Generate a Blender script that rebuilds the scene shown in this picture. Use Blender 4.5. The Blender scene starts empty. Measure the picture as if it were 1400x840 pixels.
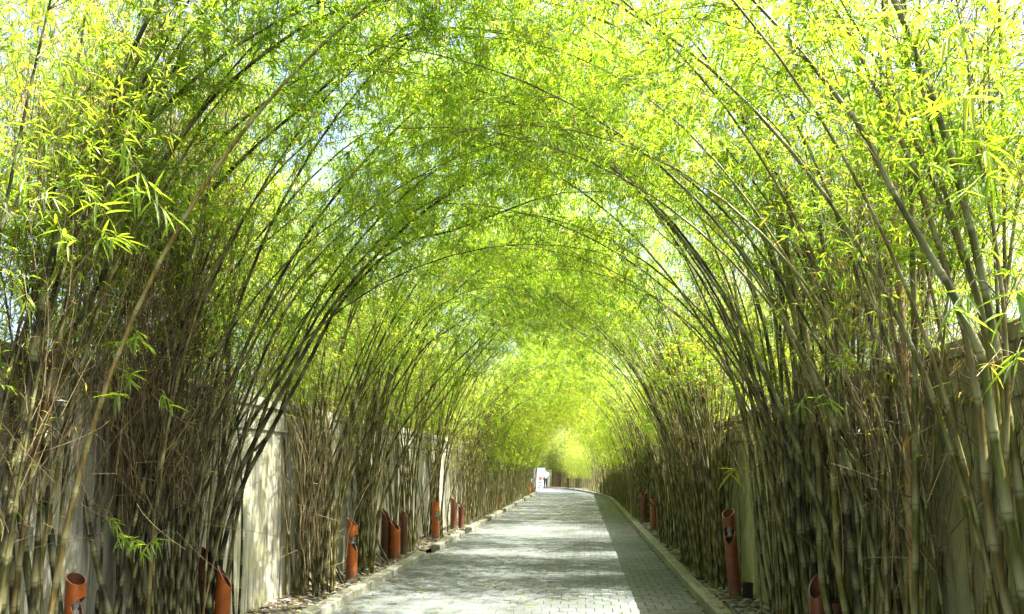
import bpy, math, random
import numpy as np
from mathutils import Vector, Matrix, Euler
R = math.radians
rs = np.random.RandomState(7)
sc = bpy.context.scene
col = sc.collection

# ------------------------------------------------------------------ camera
F, PPY, PITCH, YAW, CAMH = 1050.0, 538.0, R(5.5), math.atan(96 / 1050), 1.6
cam_d = bpy.data.cameras.new("camera"); cam = bpy.data.objects.new("camera", cam_d); col.objects.link(cam)
cam_d.sensor_width = 36; cam_d.lens = 36 * F / 1400; cam_d.shift_y = (PPY - 420) / 1400
cam_d.clip_start = 0.05; cam_d.clip_end = 2000
cam.location = (0, 0, CAMH); cam.rotation_euler = (R(90) + PITCH, 0, YAW)
sc.camera = cam
CR = np.array(Euler((R(90) + PITCH, 0, YAW)).to_matrix())

# ------------------------------------------------------------------ sky, sun, exposure
SUN_EL, SUN_AZ = R(58), R(96)          # azimuth clockwise from +Y (down the lane)
w = bpy.data.worlds.new("World"); sc.world = w; w.use_nodes = True
nt = w.node_tree; bg = nt.nodes["Background"]
sky = nt.nodes.new("ShaderNodeTexSky"); sky.sky_type = 'NISHITA'; sky.sun_disc = False
sky.sun_elevation = SUN_EL; sky.sun_rotation = SUN_AZ; sky.air_density = 1.0; sky.dust_density = 6.0; sky.ozone_density = .8
nt.links.new(sky.outputs[0], bg.inputs[0]); bg.inputs[1].default_value = 0.125
sd = bpy.data.lights.new("sun", 'SUN'); sd.energy = 5.0; sd.angle = R(0.5); sd.color = (1.0, 0.96, 0.88)
sun = bpy.data.objects.new("sun", sd); col.objects.link(sun)
sv = Vector((math.sin(SUN_AZ) * math.cos(SUN_EL), math.cos(SUN_AZ) * math.cos(SUN_EL), math.sin(SUN_EL)))
sun.rotation_euler = sv.to_track_quat('Z', 'Y').to_euler(); sun.location = (20, 0, 30)
sc.view_settings.view_transform = 'Standard'; sc.view_settings.look = 'None'
sc.view_settings.exposure = 2.52; sc.view_settings.gamma = 1.0
try:
    sc.cycles.max_bounces = 6; sc.cycles.diffuse_bounces = 4; sc.cycles.transmission_bounces = 5; sc.cycles.glossy_bounces = 1
    sc.cycles.sample_clamp_indirect = 6; sc.cycles.use_denoising = True
except Exception: pass

# ------------------------------------------------------------------ helpers
def tag(o, label=None, cat=None, group=None, kind=None):
    if label: o['label'] = label
    if cat: o['category'] = cat
    if group: o['group'] = group
    if kind: o['kind'] = kind
    return o
def empty(name, loc=(0, 0, 0), rz=0):
    o = bpy.data.objects.new(name, None); col.objects.link(o); o.location = loc; o.rotation_euler.z = rz
    o.empty_display_size = .1
    return o
def link(name, me, parent=None, loc=None, rot=None, scale=None):
    o = bpy.data.objects.new(name, me); col.objects.link(o)
    if parent: o.parent = parent
    if loc is not None: o.location = loc
    if rot is not None: o.rotation_euler = rot
    if scale is not None: o.scale = scale
    return o
def mesh_np(name, V, Fq, mat, attrs=None, smooth=False, mats=None, midx=None):
    """V (n,3), Fq list of arrays each (m,k) of indices"""
    me = bpy.data.meshes.new(name)
    V = np.asarray(V, dtype=np.float32)
    if not isinstance(Fq, list): Fq = [Fq]
    Fq = [np.asarray(f, dtype=np.int32) for f in Fq if len(f)]
    me.vertices.add(len(V)); me.vertices.foreach_set("co", V.ravel())
    loops = np.concatenate([f.ravel() for f in Fq])
    tot = np.concatenate([np.full(len(f), f.shape[1], np.int32) for f in Fq])
    st = np.concatenate([[0], np.cumsum(tot)[:-1]]).astype(np.int32)
    me.loops.add(len(loops)); me.loops.foreach_set("vertex_index", loops)
    me.polygons.add(len(tot)); me.polygons.foreach_set("loop_start", st); me.polygons.foreach_set("loop_total", tot)
    for k, a in (attrs or {}).items():
        at = me.attributes.new(k, 'FLOAT', 'POINT'); at.data.foreach_set("value", np.asarray(a, dtype=np.float32))
    for m in (mats or [mat]): me.materials.append(m)
    if midx is not None: me.polygons.foreach_set("material_index", np.asarray(midx, dtype=np.int32))
    if smooth: me.polygons.foreach_set("use_smooth", np.ones(len(tot), bool))
    me.update(calc_edges=True); me.validate()
    return me
class MB:
    def __init__(s): s.v = []; s.f = []; s.n = 0
    def add(s, V, Fs):
        V = np.asarray(V, float); s.v.append(V); s.f += [[i + s.n for i in f] for f in Fs]; s.n += len(V)
    def box(s, x0, x1, y0, y1, z0, z1, jit=0, bottom=True):
        V = np.array([[x, y, z] for z in (z0, z1) for (x, y) in ((x0, y0), (x1, y0), (x1, y1), (x0, y1))], float)
        if jit: V[4:, 2] += rs.uniform(-jit, jit, 4)
        Fs = [(4, 5, 6, 7), (0, 1, 5, 4), (1, 2, 6, 5), (2, 3, 7, 6), (3, 0, 4, 7)]
        if bottom: Fs.append((3, 2, 1, 0))
        s.add(V, Fs)
    def cbox(s, x0, x1, y0, y1, z0, z1, b=.008):
        """box with a chamfered top edge"""
        V = [[x, y, z0] for (x, y) in ((x0, y0), (x1, y0), (x1, y1), (x0, y1))]
        V += [[x, y, z1 - b] for (x, y) in ((x0, y0), (x1, y0), (x1, y1), (x0, y1))]
        V += [[x, y, z1] for (x, y) in ((x0 + b, y0 + b), (x1 - b, y0 + b), (x1 - b, y1 - b), (x0 + b, y1 - b))]
        Fs = [(8, 9, 10, 11)]
        for i in range(4):
            j = (i + 1) % 4
            Fs += [(i, j, j + 4, i + 4), (i + 4, j + 4, j + 8, i + 8)]
        s.add(V, Fs)
    def mesh(s, name, mat, smooth=False):
        me = bpy.data.meshes.new(name); me.from_pydata(np.concatenate(s.v).tolist(), [], s.f)
        me.materials.append(mat)
        if smooth: me.polygons.foreach_set("use_smooth", np.ones(len(me.polygons), bool))
        me.update(); return me
def norm(a): return a / np.maximum(np.linalg.norm(a, axis=-1, keepdims=True), 1e-9)

# ------------------------------------------------------------------ materials
def newmat(name):
    m = bpy.data.materials.new(name); m.use_nodes = True; n = m.node_tree; n.nodes.clear()
    out = n.nodes.new("ShaderNodeOutputMaterial")
    return m, n, out
def N(n, t, **kw):
    x = n.nodes.new(t)
    for k, v in kw.items():
        if k.startswith('i_'): x.inputs[k[2:].replace('_', ' ')].default_value = v
        else: setattr(x, k, v)
    return x
def ramp(n, stops, interp='LINEAR'):
    r = n.nodes.new("ShaderNodeValToRGB"); cr = r.color_ramp; cr.interpolation = interp
    while len(cr.elements) > 1: cr.elements.remove(cr.elements[0])
    cr.elements[0].position = stops[0][0]; cr.elements[0].color = (*stops[0][1], 1)
    for p, c in stops[1:]:
        e = cr.elements.new(p); e.color = (*c, 1)
    return r
def mixc(n, a, b, fac, mode='MIX'):
    m = n.nodes.new("ShaderNodeMix"); m.data_type = 'RGBA'; m.blend_type = mode
    for s, v in ((6, a), (7, b), (0, fac)):
        if hasattr(v, 'links') or hasattr(v, 'is_linked'): n.links.new(v, m.inputs[s])
        else: m.inputs[s].default_value = (*v, 1) if s in (6, 7) else v
    return m.outputs[2]
def math_(n, op, a, b=0, c=None, clamp=False):
    m = n.nodes.new("ShaderNodeMath"); m.operation = op; m.use_clamp = clamp
    for i, v in enumerate((a, b) if c is None else (a, b, c)):
        if hasattr(v, 'is_linked'): n.links.new(v, m.inputs[i])
        else: m.inputs[i].default_value = v
    return m.outputs[0]

def leaf_material(name, stops, trans_gain, tfac=.5, rough=.45):
    m, n, out = newmat(name)
    at = N(n, "ShaderNodeAttribute", attribute_name='tint'); oi = N(n, "ShaderNodeObjectInfo")
    v = math_(n, 'ADD', at.outputs['Fac'], math_(n, 'MULTIPLY_ADD', oi.outputs['Random'], .16, -.08), clamp=True)
    r = ramp(n, stops); n.links.new(v, r.inputs[0])
    tr = mixc(n, r.outputs[0], trans_gain, 1.0, 'MULTIPLY')
    d = N(n, "ShaderNodeBsdfDiffuse"); n.links.new(r.outputs[0], d.inputs[0])
    t = N(n, "ShaderNodeBsdfTranslucent"); n.links.new(tr, t.inputs[0])
    g = N(n, "ShaderNodeBsdfGlossy"); g.inputs['Roughness'].default_value = rough; g.inputs[0].default_value = (.9, .95, .9, 1)
    mx = N(n, "ShaderNodeMixShader"); mx.inputs[0].default_value = tfac
    n.links.new(d.outputs[0], mx.inputs[1]); n.links.new(t.outputs[0], mx.inputs[2])
    m2 = N(n, "ShaderNodeMixShader"); m2.inputs[0].default_value = .03
    n.links.new(mx.outputs[0], m2.inputs[1]); n.links.new(g.outputs[0], m2.inputs[2]); n.links.new(m2.outputs[0], out.inputs[0])
    return m
M = {}
M['leaf'] = leaf_material("bamboo_leaf", [(0, (.05, .10, .014)), (.35, (.083, .143, .014)), (.65, (.117, .170, .016)), (.88, (.15, .18, .02)), (.92, (.13, .09, .03)), (1, (.17, .12, .05))],
                          (4.9, 4.4, 2.1), .60)

def culm_material(name, stops, rough=.42):
    m, n, out = newmat(name)
    oi = N(n, "ShaderNodeObjectInfo"); at = N(n, "ShaderNodeAttribute", attribute_name='tint'); nd = N(n, "ShaderNodeAttribute", attribute_name='node')
    v = math_(n, 'FRACT', math_(n, 'ADD', oi.outputs['Random'], at.outputs['Fac']))
    r = ramp(n, stops); n.links.new(v, r.inputs[0])
    tc = N(n, "ShaderNodeTexCoord")
    mp = N(n, "ShaderNodeMapping"); mp.inputs['Scale'].default_value = (60, 60, 9); n.links.new(tc.outputs['Object'], mp.inputs[0])
    nz = N(n, "ShaderNodeTexNoise", i_Scale=1.0, i_Detail=5.0, i_Roughness=.65); n.links.new(mp.outputs[0], nz.inputs[0])
    nr = ramp(n, [(.32, (.35, .33, .28)), (.55, (1, 1, 1)), (.72, (1.6, 1.5, 1.3))]); n.links.new(nz.outputs[0], nr.inputs[0])
    c = mixc(n, r.outputs[0], nr.outputs[0], 1.0, 'MULTIPLY')
    nz2 = N(n, "ShaderNodeTexNoise", i_Scale=2.3, i_Detail=4.0); n.links.new(tc.outputs['Object'], nz2.inputs[0])
    l = ramp(n, [(.52, (0, 0, 0)), (.70, (.7, .7, .7))]); n.links.new(nz2.outputs[0], l.inputs[0])
    c = mixc(n, c, (.13, .12, .045), l.outputs[0])
    pale = ramp(n, [(.25, (0, 0, 0)), (.6, (.6, .6, .6)), (.9, (.4, .4, .4))]); n.links.new(nd.outputs['Fac'], pale.inputs[0])
    c = mixc(n, c, (.24, .235, .11), pale.outputs[0])
    dk = ramp(n, [(.93, (0, 0, 0)), (.98, (.85, .85, .85))]); n.links.new(nd.outputs['Fac'], dk.inputs[0])
    c = mixc(n, c, (.05, .035, .02), dk.outputs[0])
    p = N(n, "ShaderNodeBsdfPrincipled", i_Roughness=rough); n.links.new(c, p.inputs['Base Color']); p.inputs['Specular IOR Level'].default_value = .2
    bp = N(n, "ShaderNodeBump", i_Strength=.4, i_Distance=.004); n.links.new(nz.outputs[0], bp.inputs['Height']); n.links.new(bp.outputs[0], p.inputs['Normal'])
    n.links.new(p.outputs[0], out.inputs[0]); return m
M['culm'] = culm_material("bamboo_culm", [(0, (.08, .078, .014)), (.2, (.03, .031, .008)), (.38, (.11, .095, .018)), (.55, (.06, .042, .014)), (.72, (.20, .15, .05)), (.85, (.022, .018, .008)), (1, (.10, .09, .018))])
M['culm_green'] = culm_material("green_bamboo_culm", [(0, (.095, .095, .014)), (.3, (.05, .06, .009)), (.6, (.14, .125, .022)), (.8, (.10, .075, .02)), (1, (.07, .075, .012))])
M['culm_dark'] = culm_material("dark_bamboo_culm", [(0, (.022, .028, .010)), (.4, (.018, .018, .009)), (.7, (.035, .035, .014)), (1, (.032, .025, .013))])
M['culm_tan'] = culm_material("dry_bamboo_culm", [(0, (.25, .145, .05)), (.5, (.28, .155, .052)), (1, (.23, .14, .048))])

def twig_material(name, stops):
    m, n, out = newmat(name)
    at = N(n, "ShaderNodeAttribute", attribute_name='tint'); r = ramp(n, stops); n.links.new(at.outputs['Fac'], r.inputs[0])
    p = N(n, "ShaderNodeBsdfPrincipled", i_Roughness=.7); n.links.new(r.outputs[0], p.inputs['Base Color']); n.links.new(p.outputs[0], out.inputs[0]); return m
M['twig'] = twig_material("bamboo_twig", [(0, (.06, .06, .02)), (.5, (.13, .11, .04)), (1, (.25, .18, .08))])
M['straw'] = twig_material("straw_twig", [(0, (.12, .09, .04)), (.5, (.24, .18, .08)), (1, (.42, .34, .18))])
M['dead'] = twig_material("dead_twig", [(0, (.03, .02, .009)), (.5, (.085, .058, .022)), (.8, (.19, .14, .06)), (1, (.34, .26, .13))])

def stone(name, base, vary=.25, scale=9, rough=.85, bump=.4, moss=None, objvar=.25, streak=False, ssc=(9, 9, .6)):
    m, n, out = newmat(name)
    tc = N(n, "ShaderNodeTexCoord"); g = N(n, "ShaderNodeNewGeometry"); oi = N(n, "ShaderNodeObjectInfo")
    src = g.outputs['Position']
    nz = N(n, "ShaderNodeTexNoise", i_Scale=scale, i_Detail=8.0, i_Roughness=.65); n.links.new(src, nz.inputs[0])
    nb = N(n, "ShaderNodeTexNoise", i_Scale=.9, i_Detail=4.0); n.links.new(src, nb.inputs[0])
    a = ramp(n, [(.3, tuple(1 - vary for _ in range(3))), (.7, tuple(1 + vary for _ in range(3)))]); n.links.new(nz.outputs[0], a.inputs[0])
    b = ramp(n, [(.35, (.72, .72, .70)), (.65, (1.15, 1.15, 1.15))]); n.links.new(nb.outputs[0], b.inputs[0])
    c = mixc(n, base, a.outputs[0], 1.0, 'MULTIPLY'); c = mixc(n, c, b.outputs[0], 1.0, 'MULTIPLY')
    isl = math_(n, 'MULTIPLY_ADD', math_(n, 'FRACT', math_(n, 'ADD', oi.outputs['Random'], g.outputs['Random Per Island'])), objvar, 1 - objvar / 2)
    hs = N(n, "ShaderNodeHueSaturation"); n.links.new(c, hs.inputs['Color']); n.links.new(isl, hs.inputs['Value']); c = hs.outputs[0]
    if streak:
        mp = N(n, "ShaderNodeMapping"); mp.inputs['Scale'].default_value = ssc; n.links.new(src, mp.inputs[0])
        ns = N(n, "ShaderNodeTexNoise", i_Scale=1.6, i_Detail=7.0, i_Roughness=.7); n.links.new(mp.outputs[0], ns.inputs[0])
        s_ = ramp(n, [(.36, (.22, .23, .19)), (.47, (.62, .62, .57)), (.56, (.95, .95, .92)), (.7, (1.12, 1.12, 1.1))]); n.links.new(ns.outputs[0], s_.inputs[0])  # wall stain streaks, contrast sharpened to stand in for dappled leaf shade
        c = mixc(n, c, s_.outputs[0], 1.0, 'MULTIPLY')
    if moss:
        nm = N(n, "ShaderNodeTexNoise", i_Scale=2.2, i_Detail=6.0, i_Roughness=.7); n.links.new(src, nm.inputs[0])
        mm = ramp(n, [(.45, (0, 0, 0)), (.68, (.75, .75, .75))]); n.links.new(nm.outputs[0], mm.inputs[0])
        c = mixc(n, c, moss, mm.outputs[0])
    p = N(n, "ShaderNodeBsdfPrincipled", i_Roughness=rough); n.links.new(c, p.inputs['Base Color'])
    bp = N(n, "ShaderNodeBump", i_Strength=bump, i_Distance=.01); n.links.new(nz.outputs[0], bp.inputs['Height']); n.links.new(bp.outputs[0], p.inputs['Normal'])
    n.links.new(p.outputs[0], out.inputs[0]); return m
M['paver'] = stone("paver_stone", (.088, .10, .10), .3, 24, moss=(.055, .07, .04), objvar=.16)
M['joint'] = stone("paver_joint_sand", (.066, .075, .066), .3, 40)
M['kerb'] = stone("kerb_stone", (.20, .205, .165), .35, 18, moss=(.13, .15, .07))
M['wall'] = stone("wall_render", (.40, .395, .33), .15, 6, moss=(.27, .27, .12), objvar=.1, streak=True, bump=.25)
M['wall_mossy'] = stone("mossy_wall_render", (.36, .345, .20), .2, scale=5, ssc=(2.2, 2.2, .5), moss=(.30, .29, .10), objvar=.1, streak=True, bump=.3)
M['soil'] = stone("soil", (.09, .07, .045), .4, 14)
M['pebble'] = stone("pebble", (.20, .195, .16), .3, 40, objvar=1.0)
M['grass'] = stone("rough_grass", (.045, .06, .015), .4, 3)
M['white'] = stone("white_paint", (.75, .75, .74), .04, 4, objvar=.02)
def plain(name, c, rough=.5, spec=.5, noise=.3, sc_=8):
    m, n, out = newmat(name)
    tc = N(n, "ShaderNodeTexCoord"); nz = N(n, "ShaderNodeTexNoise", i_Scale=sc_, i_Detail=6.0, i_Roughness=.6); n.links.new(tc.outputs['Object'], nz.inputs[0])
    a = ramp(n, [(.3, (1 - noise,) * 3), (.7, (1 + noise * .5,) * 3)]); n.links.new(nz.outputs[0], a.inputs[0])
    cc = mixc(n, c, a.outputs[0], 1.0, 'MULTIPLY')
    if name.startswith('terracotta'):   # splashed soil at the foot, faded blotches
        sp = N(n, "ShaderNodeSeparateXYZ"); n.links.new(tc.outputs['Object'], sp.inputs[0])
        n2 = N(n, "ShaderNodeTexNoise", i_Scale=22.0, i_Detail=5.0); n.links.new(tc.outputs['Object'], n2.inputs[0])
        dz = math_(n, 'SUBTRACT', math_(n, 'MULTIPLY', n2.outputs[0], .42), sp.outputs[2]); f_ = ramp(n, [(.0, (0, 0, 0)), (.16, (.8, .8, .8))]); n.links.new(dz, f_.inputs[0])
        cc = mixc(n, cc, (.10, .075, .05), f_.outputs[0])
        n3 = N(n, "ShaderNodeTexNoise", i_Scale=5.0, i_Detail=8.0, i_Roughness=.7); n.links.new(tc.outputs['Object'], n3.inputs[0]); f3 = ramp(n, [(.56, (0, 0, 0)), (.7, (.45, .45, .45))]); n.links.new(n3.outputs[0], f3.inputs[0])
        cc = mixc(n, cc, (.30, .16, .09), f3.outputs[0])
    p = N(n, "ShaderNodeBsdfPrincipled", i_Roughness=rough); n.links.new(cc, p.inputs['Base Color']); p.inputs['Specular IOR Level'].default_value = spec
    n.links.new(p.outputs[0], out.inputs[0]); return m
M['terra'] = plain("terracotta_orange", (.30, .075, .010), .38, .45, .35)
M['terra_dark'] = plain("terracotta_dark_red", (.095, .033, .014), .45, .4, .4)
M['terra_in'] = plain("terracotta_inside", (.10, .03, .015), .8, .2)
M['rim'] = plain("pale_cut_rim", (.30, .19, .13), .7, .3)
M['black'] = plain("black_metal", (.025, .022, .02), .5)
M['glass'] = plain("lamp_glass", (.22, .20, .17), .15, .6)
M['skin'] = plain("skin", (.38, .22, .15)); M['cloth_white'] = plain("white_cotton", (.72, .72, .74), .9, .1, .08)
M['cloth_dark'] = plain("navy_cotton", (.03, .035, .06), .9, .1); M['hair'] = plain("black_hair", (.015, .012, .01)); M['red'] = plain("red_paint", (.45, .10, .13))

# ------------------------------------------------------------------ ground, road, kerbs, beds
XL, XR = -2.78, 1.36        # road edges
WL, WR = -3.60, 2.07        # wall faces
def sheet(name, pts, z, mat, kind='structure'):
    me = bpy.data.meshes.new(name); me.from_pydata([(x, y, z) for x, y in pts], [], [list(range(len(pts)))]); me.materials.append(mat)
    o = link(name, me); o['kind'] = kind; return o
sheet('ground', [(-400, -400), (400, -400), (400, 600), (-400, 600)], -.06, M['grass'])
# right edge of the lane bends left near the far end
def xr(y):
    return XR if y < 36 else XR - .0062 * (y - 36) ** 2 if y < 60 else XR - 3.57 - .33 * (y - 60)
road_pts = [(XL - .05, -8), (XR + .05, -8)] + [(xr(y) + .02, y) for y in np.arange(30, 59, 2)] + [(-1.5, 60.6), (-6, 62.0), (-40, 62.5), (-40, 52), (XL - .05, 52)]
road = sheet('road', road_pts, -.016, M['joint'])
PW, PD, GAP = .20, .22, .004
lib_pav = []
for k in range(6):
    b = MB(); b.cbox(-PW / 2 + GAP / 2, PW / 2 - GAP / 2, -PD / 2 + GAP / 2, PD / 2 - GAP / 2, -.03, 0, .006)
    me = b.mesh('paver', M['paver'])
    co = np.empty(len(me.vertices) * 3, np.float32); me.vertices.foreach_get('co', co); co = co.reshape(-1, 3)
    co[8:, 2] += rs.uniform(-.0025, .0025, 4); co[:, :2] += rs.uniform(-.0012, .0012, (12, 2)); me.vertices.foreach_set('co', co.ravel()); lib_pav.append(me)
fl = MB(); near = []
ncol = int(round((XR - XL) / PW))
for r_, y in enumerate(np.arange(-1.0, 47.5, PD)):
    off = PW / 2 if r_ % 2 else 0
    for c_ in range(ncol + (1 if off else 0)):
        x0 = XL + c_ * PW - off; x1 = x0 + PW
        x0, x1 = max(x0, XL), min(x1, XR)
        if x1 - x0 < .05: continue
        xm = (x0 + x1) / 2
        if y > 36 and x1 > xr(y): continue
        z = rs.uniform(-.002, .002)
        if 8.12 < y and len(near) < 298 and x1 - x0 > PW * .9: near.append((xm, y, z))
        else: fl.cbox(x0 + GAP / 2, x1 - GAP / 2, y - PD / 2 + GAP / 2, y + PD / 2 - GAP / 2, -.03, z + .001, .006)
for i, (x, y, z) in enumerate(near):
    o = link('paver', lib_pav[i % 6], road, (x, y, z), (rs.uniform(-.006, .006), rs.uniform(-.006, .006), 0))
me = fl.mesh('paving', M['paver']); o = link('paving', me, road); o['kind'] = 'stuff'
me = bpy.data.meshes.new('far_paving')
pp = [(XL, 47.6), (xr(47.6), 47.6), (xr(52), 52), (xr(56), 56), (-1.5, 60.5), (-6, 61.9), (-40, 62.4), (-40, 52.1), (XL, 52.1)]
me.from_pydata([(x, y, 0) for x, y in pp], [], [list(range(len(pp)))]); me.materials.append(M['paver']); link('far_paving', me, road)

def kerb(name, side, segs, label):
    root = empty(name, (0, 0, 0)); tag(root, label, 'kerb')
    for (a, b_) in segs:
        n_ = max(1, int(round((b_ - a) / .6))); L = (b_ - a) / n_
        for i in range(n_):
            y0, y1 = a + i * L, a + (i + 1) * L
            b = MB()
            xe = XL if side < 0 else xr((y0 + y1) / 2)
            x0, x1 = (xe - .17, xe - .004) if side < 0 else (xe + .004, xe + .17)
            jx = rs.uniform(-.006, .006)
            b.cbox(x0 + jx, x1 + jx, y0 + .006, y1 - .006, -.05, .105 + rs.uniform(-.004, .004), .014)
            o = link('kerb_stone', b.mesh('kerb_stone', M['kerb']), root)
            if side > 0 and y0 > 37: # turn stones along the bend
                ang = math.atan(.0124 * (y0 - 36)); c0 = Vector((xe, (y0 + y1) / 2, 0))
                o.matrix_local = Matrix.Translation(c0) @ Matrix.Rotation(ang, 4, 'Z') @ Matrix.Translation(-c0)
    return root
lsegs = [(1, 13.7), (15.0, 18.2), (19.4, 22.6), (23.6, 27.2), (28.2, 32), (33, 36.6), (37.6, 41.2), (42.2, 46), (47, 51.5)]
kerb('kerb', -1, lsegs, 'grey stone kerb with regular gaps along the left edge of the lane')
kerb('kerb', 1, [(1, 57)], 'mossy unbroken stone kerb along the right edge of the lane, bending left far away')
# beds
for side in (-1, 1):
    if side < 0: pts = [(WL, -3), (XL - .165, -3), (XL - .165, 51.5), (WL, 51.5)]
    else: pts = [(XR + .165, -3), (WR, -3), (WR, 40)] + [(xr(y) + .75, y) for y in np.arange(42, 59, 2)] + [(-5, 64), (-5, 62.4), (-1.4, 61.0)] + [(xr(y) + .17, y) for y in np.arange(58, 34, -2)]
    sheet('planting_bed', pts, .045, M['soil'])
# pebbles: flat irregular stones
def pebbles(side):
    V, Fq = [], []
    n = 3300
    y = 6.0 + (rs.rand(n) ** 1.7) * 34
    if side < 0: x = XL - .185 - rs.rand(n) ** 1.2 * (XL - .185 - WL - .02)
    else: x = XR + .185 + rs.rand(n) ** 1.2 * (WR - XR - .2)
    m = 7; th = np.linspace(0, 2 * math.pi, m, endpoint=False)
    r = rs.uniform(.018, .05, n) * (1 + .025 * np.maximum(0, y - 12))
    asp = rs.uniform(.55, 1, n); rot = rs.rand(n) * 6.28; h = r * rs.uniform(.15, .35, n); tx, ty = rs.uniform(-.3, .3, (2, n))
    rad = r[:, None] * rs.uniform(.8, 1.15, (n, m))
    lx = rad * np.cos(th); ly = rad * np.sin(th) * asp[:, None]
    X = lx * np.cos(rot)[:, None] - ly * np.sin(rot)[:, None]; Y = lx * np.sin(rot)[:, None] + ly * np.cos(rot)[:, None]
    z0 = .05 + rs.uniform(0, .02, n)
    lay = []
    for s_, zz in ((.8, 0), (1.0, .5), (.62, 1.0)):
        Z = z0[:, None] + h[:, None] * zz + (X * tx[:, None] + Y * ty[:, None]) * s_
        lay.append(np.stack([x[:, None] + X * s_, y[:, None] + Y * s_, Z], -1))
    V = np.concatenate(lay, 1)  # n, 3m, 3
    i = np.arange(m); j = (i + 1) % m
    q = np.concatenate([np.stack([i, j, j + m, i + m], 1), np.stack([i + m, j + m, j + 2 * m, i + 2 * m], 1)])
    base = (np.arange(n) * 3 * m)[:, None, None]
    Q = (q[None] + base).reshape(-1, 4); T = (np.arange(2 * m, 3 * m)[None, None] + base).reshape(-1, m)
    me = mesh_np('pebbles', V.reshape(-1, 3), [Q, T], M['pebble'], smooth=False)
    o = link('pebbles', me); return tag(o, 'flat pale pebbles and leaf litter covering the %s planting bed' % ('left' if side < 0 else 'right'), 'pebbles', kind='stuff')
pebbles(-1); pebbles(1)
nl_ = 1800; yy = 6.5 + rs.rand(nl_) ** 1.6 * 38; e_ = rs.rand(nl_) < .45
xx = np.where(e_, np.where(rs.rand(nl_) < .5, XL + np.abs(rs.normal(size=nl_)) * .18, XR - np.abs(rs.normal(size=nl_)) * .2), rs.uniform(XL + .02, XR - .02, nl_))
xx = np.clip(xx, XL + .02, XR - .02); a_ = rs.rand(nl_) * 6.28; L_ = rs.uniform(.05, .13, nl_); W_ = L_ * rs.uniform(.1, .17, nl_)
c_, s_ = np.cos(a_), np.sin(a_); z_ = rs.uniform(.006, .012, nl_)
VV = np.stack([np.stack([xx - c_ * L_ / 2, yy - s_ * L_ / 2, z_], 1), np.stack([xx + s_ * W_ / 2, yy - c_ * W_ / 2, z_ + .004], 1), np.stack([xx + c_ * L_ / 2, yy + s_ * L_ / 2, z_], 1), np.stack([xx - s_ * W_ / 2, yy + c_ * W_ / 2, z_ + .002], 1)], 1).reshape(-1, 3)
FALLEN = (VV, np.arange(4 * nl_).reshape(-1, 4), np.repeat(rs.uniform(.89, 1, nl_), 4))
nb_ = 2600; yb = 6.0 + rs.rand(nb_) ** 1.6 * 26; lf_ = rs.rand(nb_) < .5; xb = np.where(lf_, rs.uniform(WL + .03, XL - .05, nb_), rs.uniform(XR + .05, WR - .03, nb_))
ab = rs.rand(nb_) * 6.28; Lb = rs.uniform(.06, .14, nb_); Wb = Lb * rs.uniform(.12, .2, nb_); cb, sb_ = np.cos(ab), np.sin(ab); zb = np.where((xb > XL - .18) & (xb < XR + .18), .112, rs.uniform(.07, .095, nb_)); tz = rs.uniform(-.02, .02, nb_)
VB = np.stack([np.stack([xb - cb * Lb / 2, yb - sb_ * Lb / 2, zb + abs(tz)], 1), np.stack([xb + sb_ * Wb / 2, yb - cb * Wb / 2, zb + .004], 1), np.stack([xb + cb * Lb / 2, yb + sb_ * Lb / 2, zb], 1), np.stack([xb - sb_ * Wb / 2, yb + cb * Wb / 2, zb + .002], 1)], 1).reshape(-1, 3)
FALLEN = (np.concatenate([FALLEN[0], VB]), np.arange(4 * (nl_ + nb_)).reshape(-1, 4), np.concatenate([FALLEN[2], np.repeat(rs.uniform(.88, 1, nb_), 4)]))
o = link('fallen_leaves', mesh_np('fallen_leaves', FALLEN[0], FALLEN[1], M['leaf'], {'tint': FALLEN[2]})); tag(o, 'dry fallen bamboo leaves scattered over the lane, kerbs and planting beds', 'leaves', kind='stuff')
# ------------------------------------------------------------------ walls
def wall(side, segs, label, H):
    root = empty('garden_wall', (0, 0, 0)); tag(root, label, 'wall')
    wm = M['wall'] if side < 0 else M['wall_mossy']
    for (a, b_) in segs:
        b = MB(); x0, x1 = (WL - .15, WL) if side < 0 else (WR, WR + .15)
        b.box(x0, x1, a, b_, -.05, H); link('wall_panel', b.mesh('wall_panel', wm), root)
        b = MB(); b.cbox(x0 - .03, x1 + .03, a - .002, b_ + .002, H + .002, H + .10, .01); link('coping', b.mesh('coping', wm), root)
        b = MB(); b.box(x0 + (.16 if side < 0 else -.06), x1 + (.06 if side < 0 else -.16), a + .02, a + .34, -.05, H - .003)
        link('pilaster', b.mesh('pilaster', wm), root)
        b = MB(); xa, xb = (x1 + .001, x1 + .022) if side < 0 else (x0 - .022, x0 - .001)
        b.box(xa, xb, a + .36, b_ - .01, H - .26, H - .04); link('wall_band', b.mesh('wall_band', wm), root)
    return root
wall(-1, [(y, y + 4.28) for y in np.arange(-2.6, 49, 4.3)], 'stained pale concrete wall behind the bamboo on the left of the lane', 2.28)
wall(1, [(y, y + 4.28) for y in np.arange(-1.0, 45, 4.3)], 'green stained concrete wall behind the bamboo on the right of the lane', 2.2)

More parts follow.
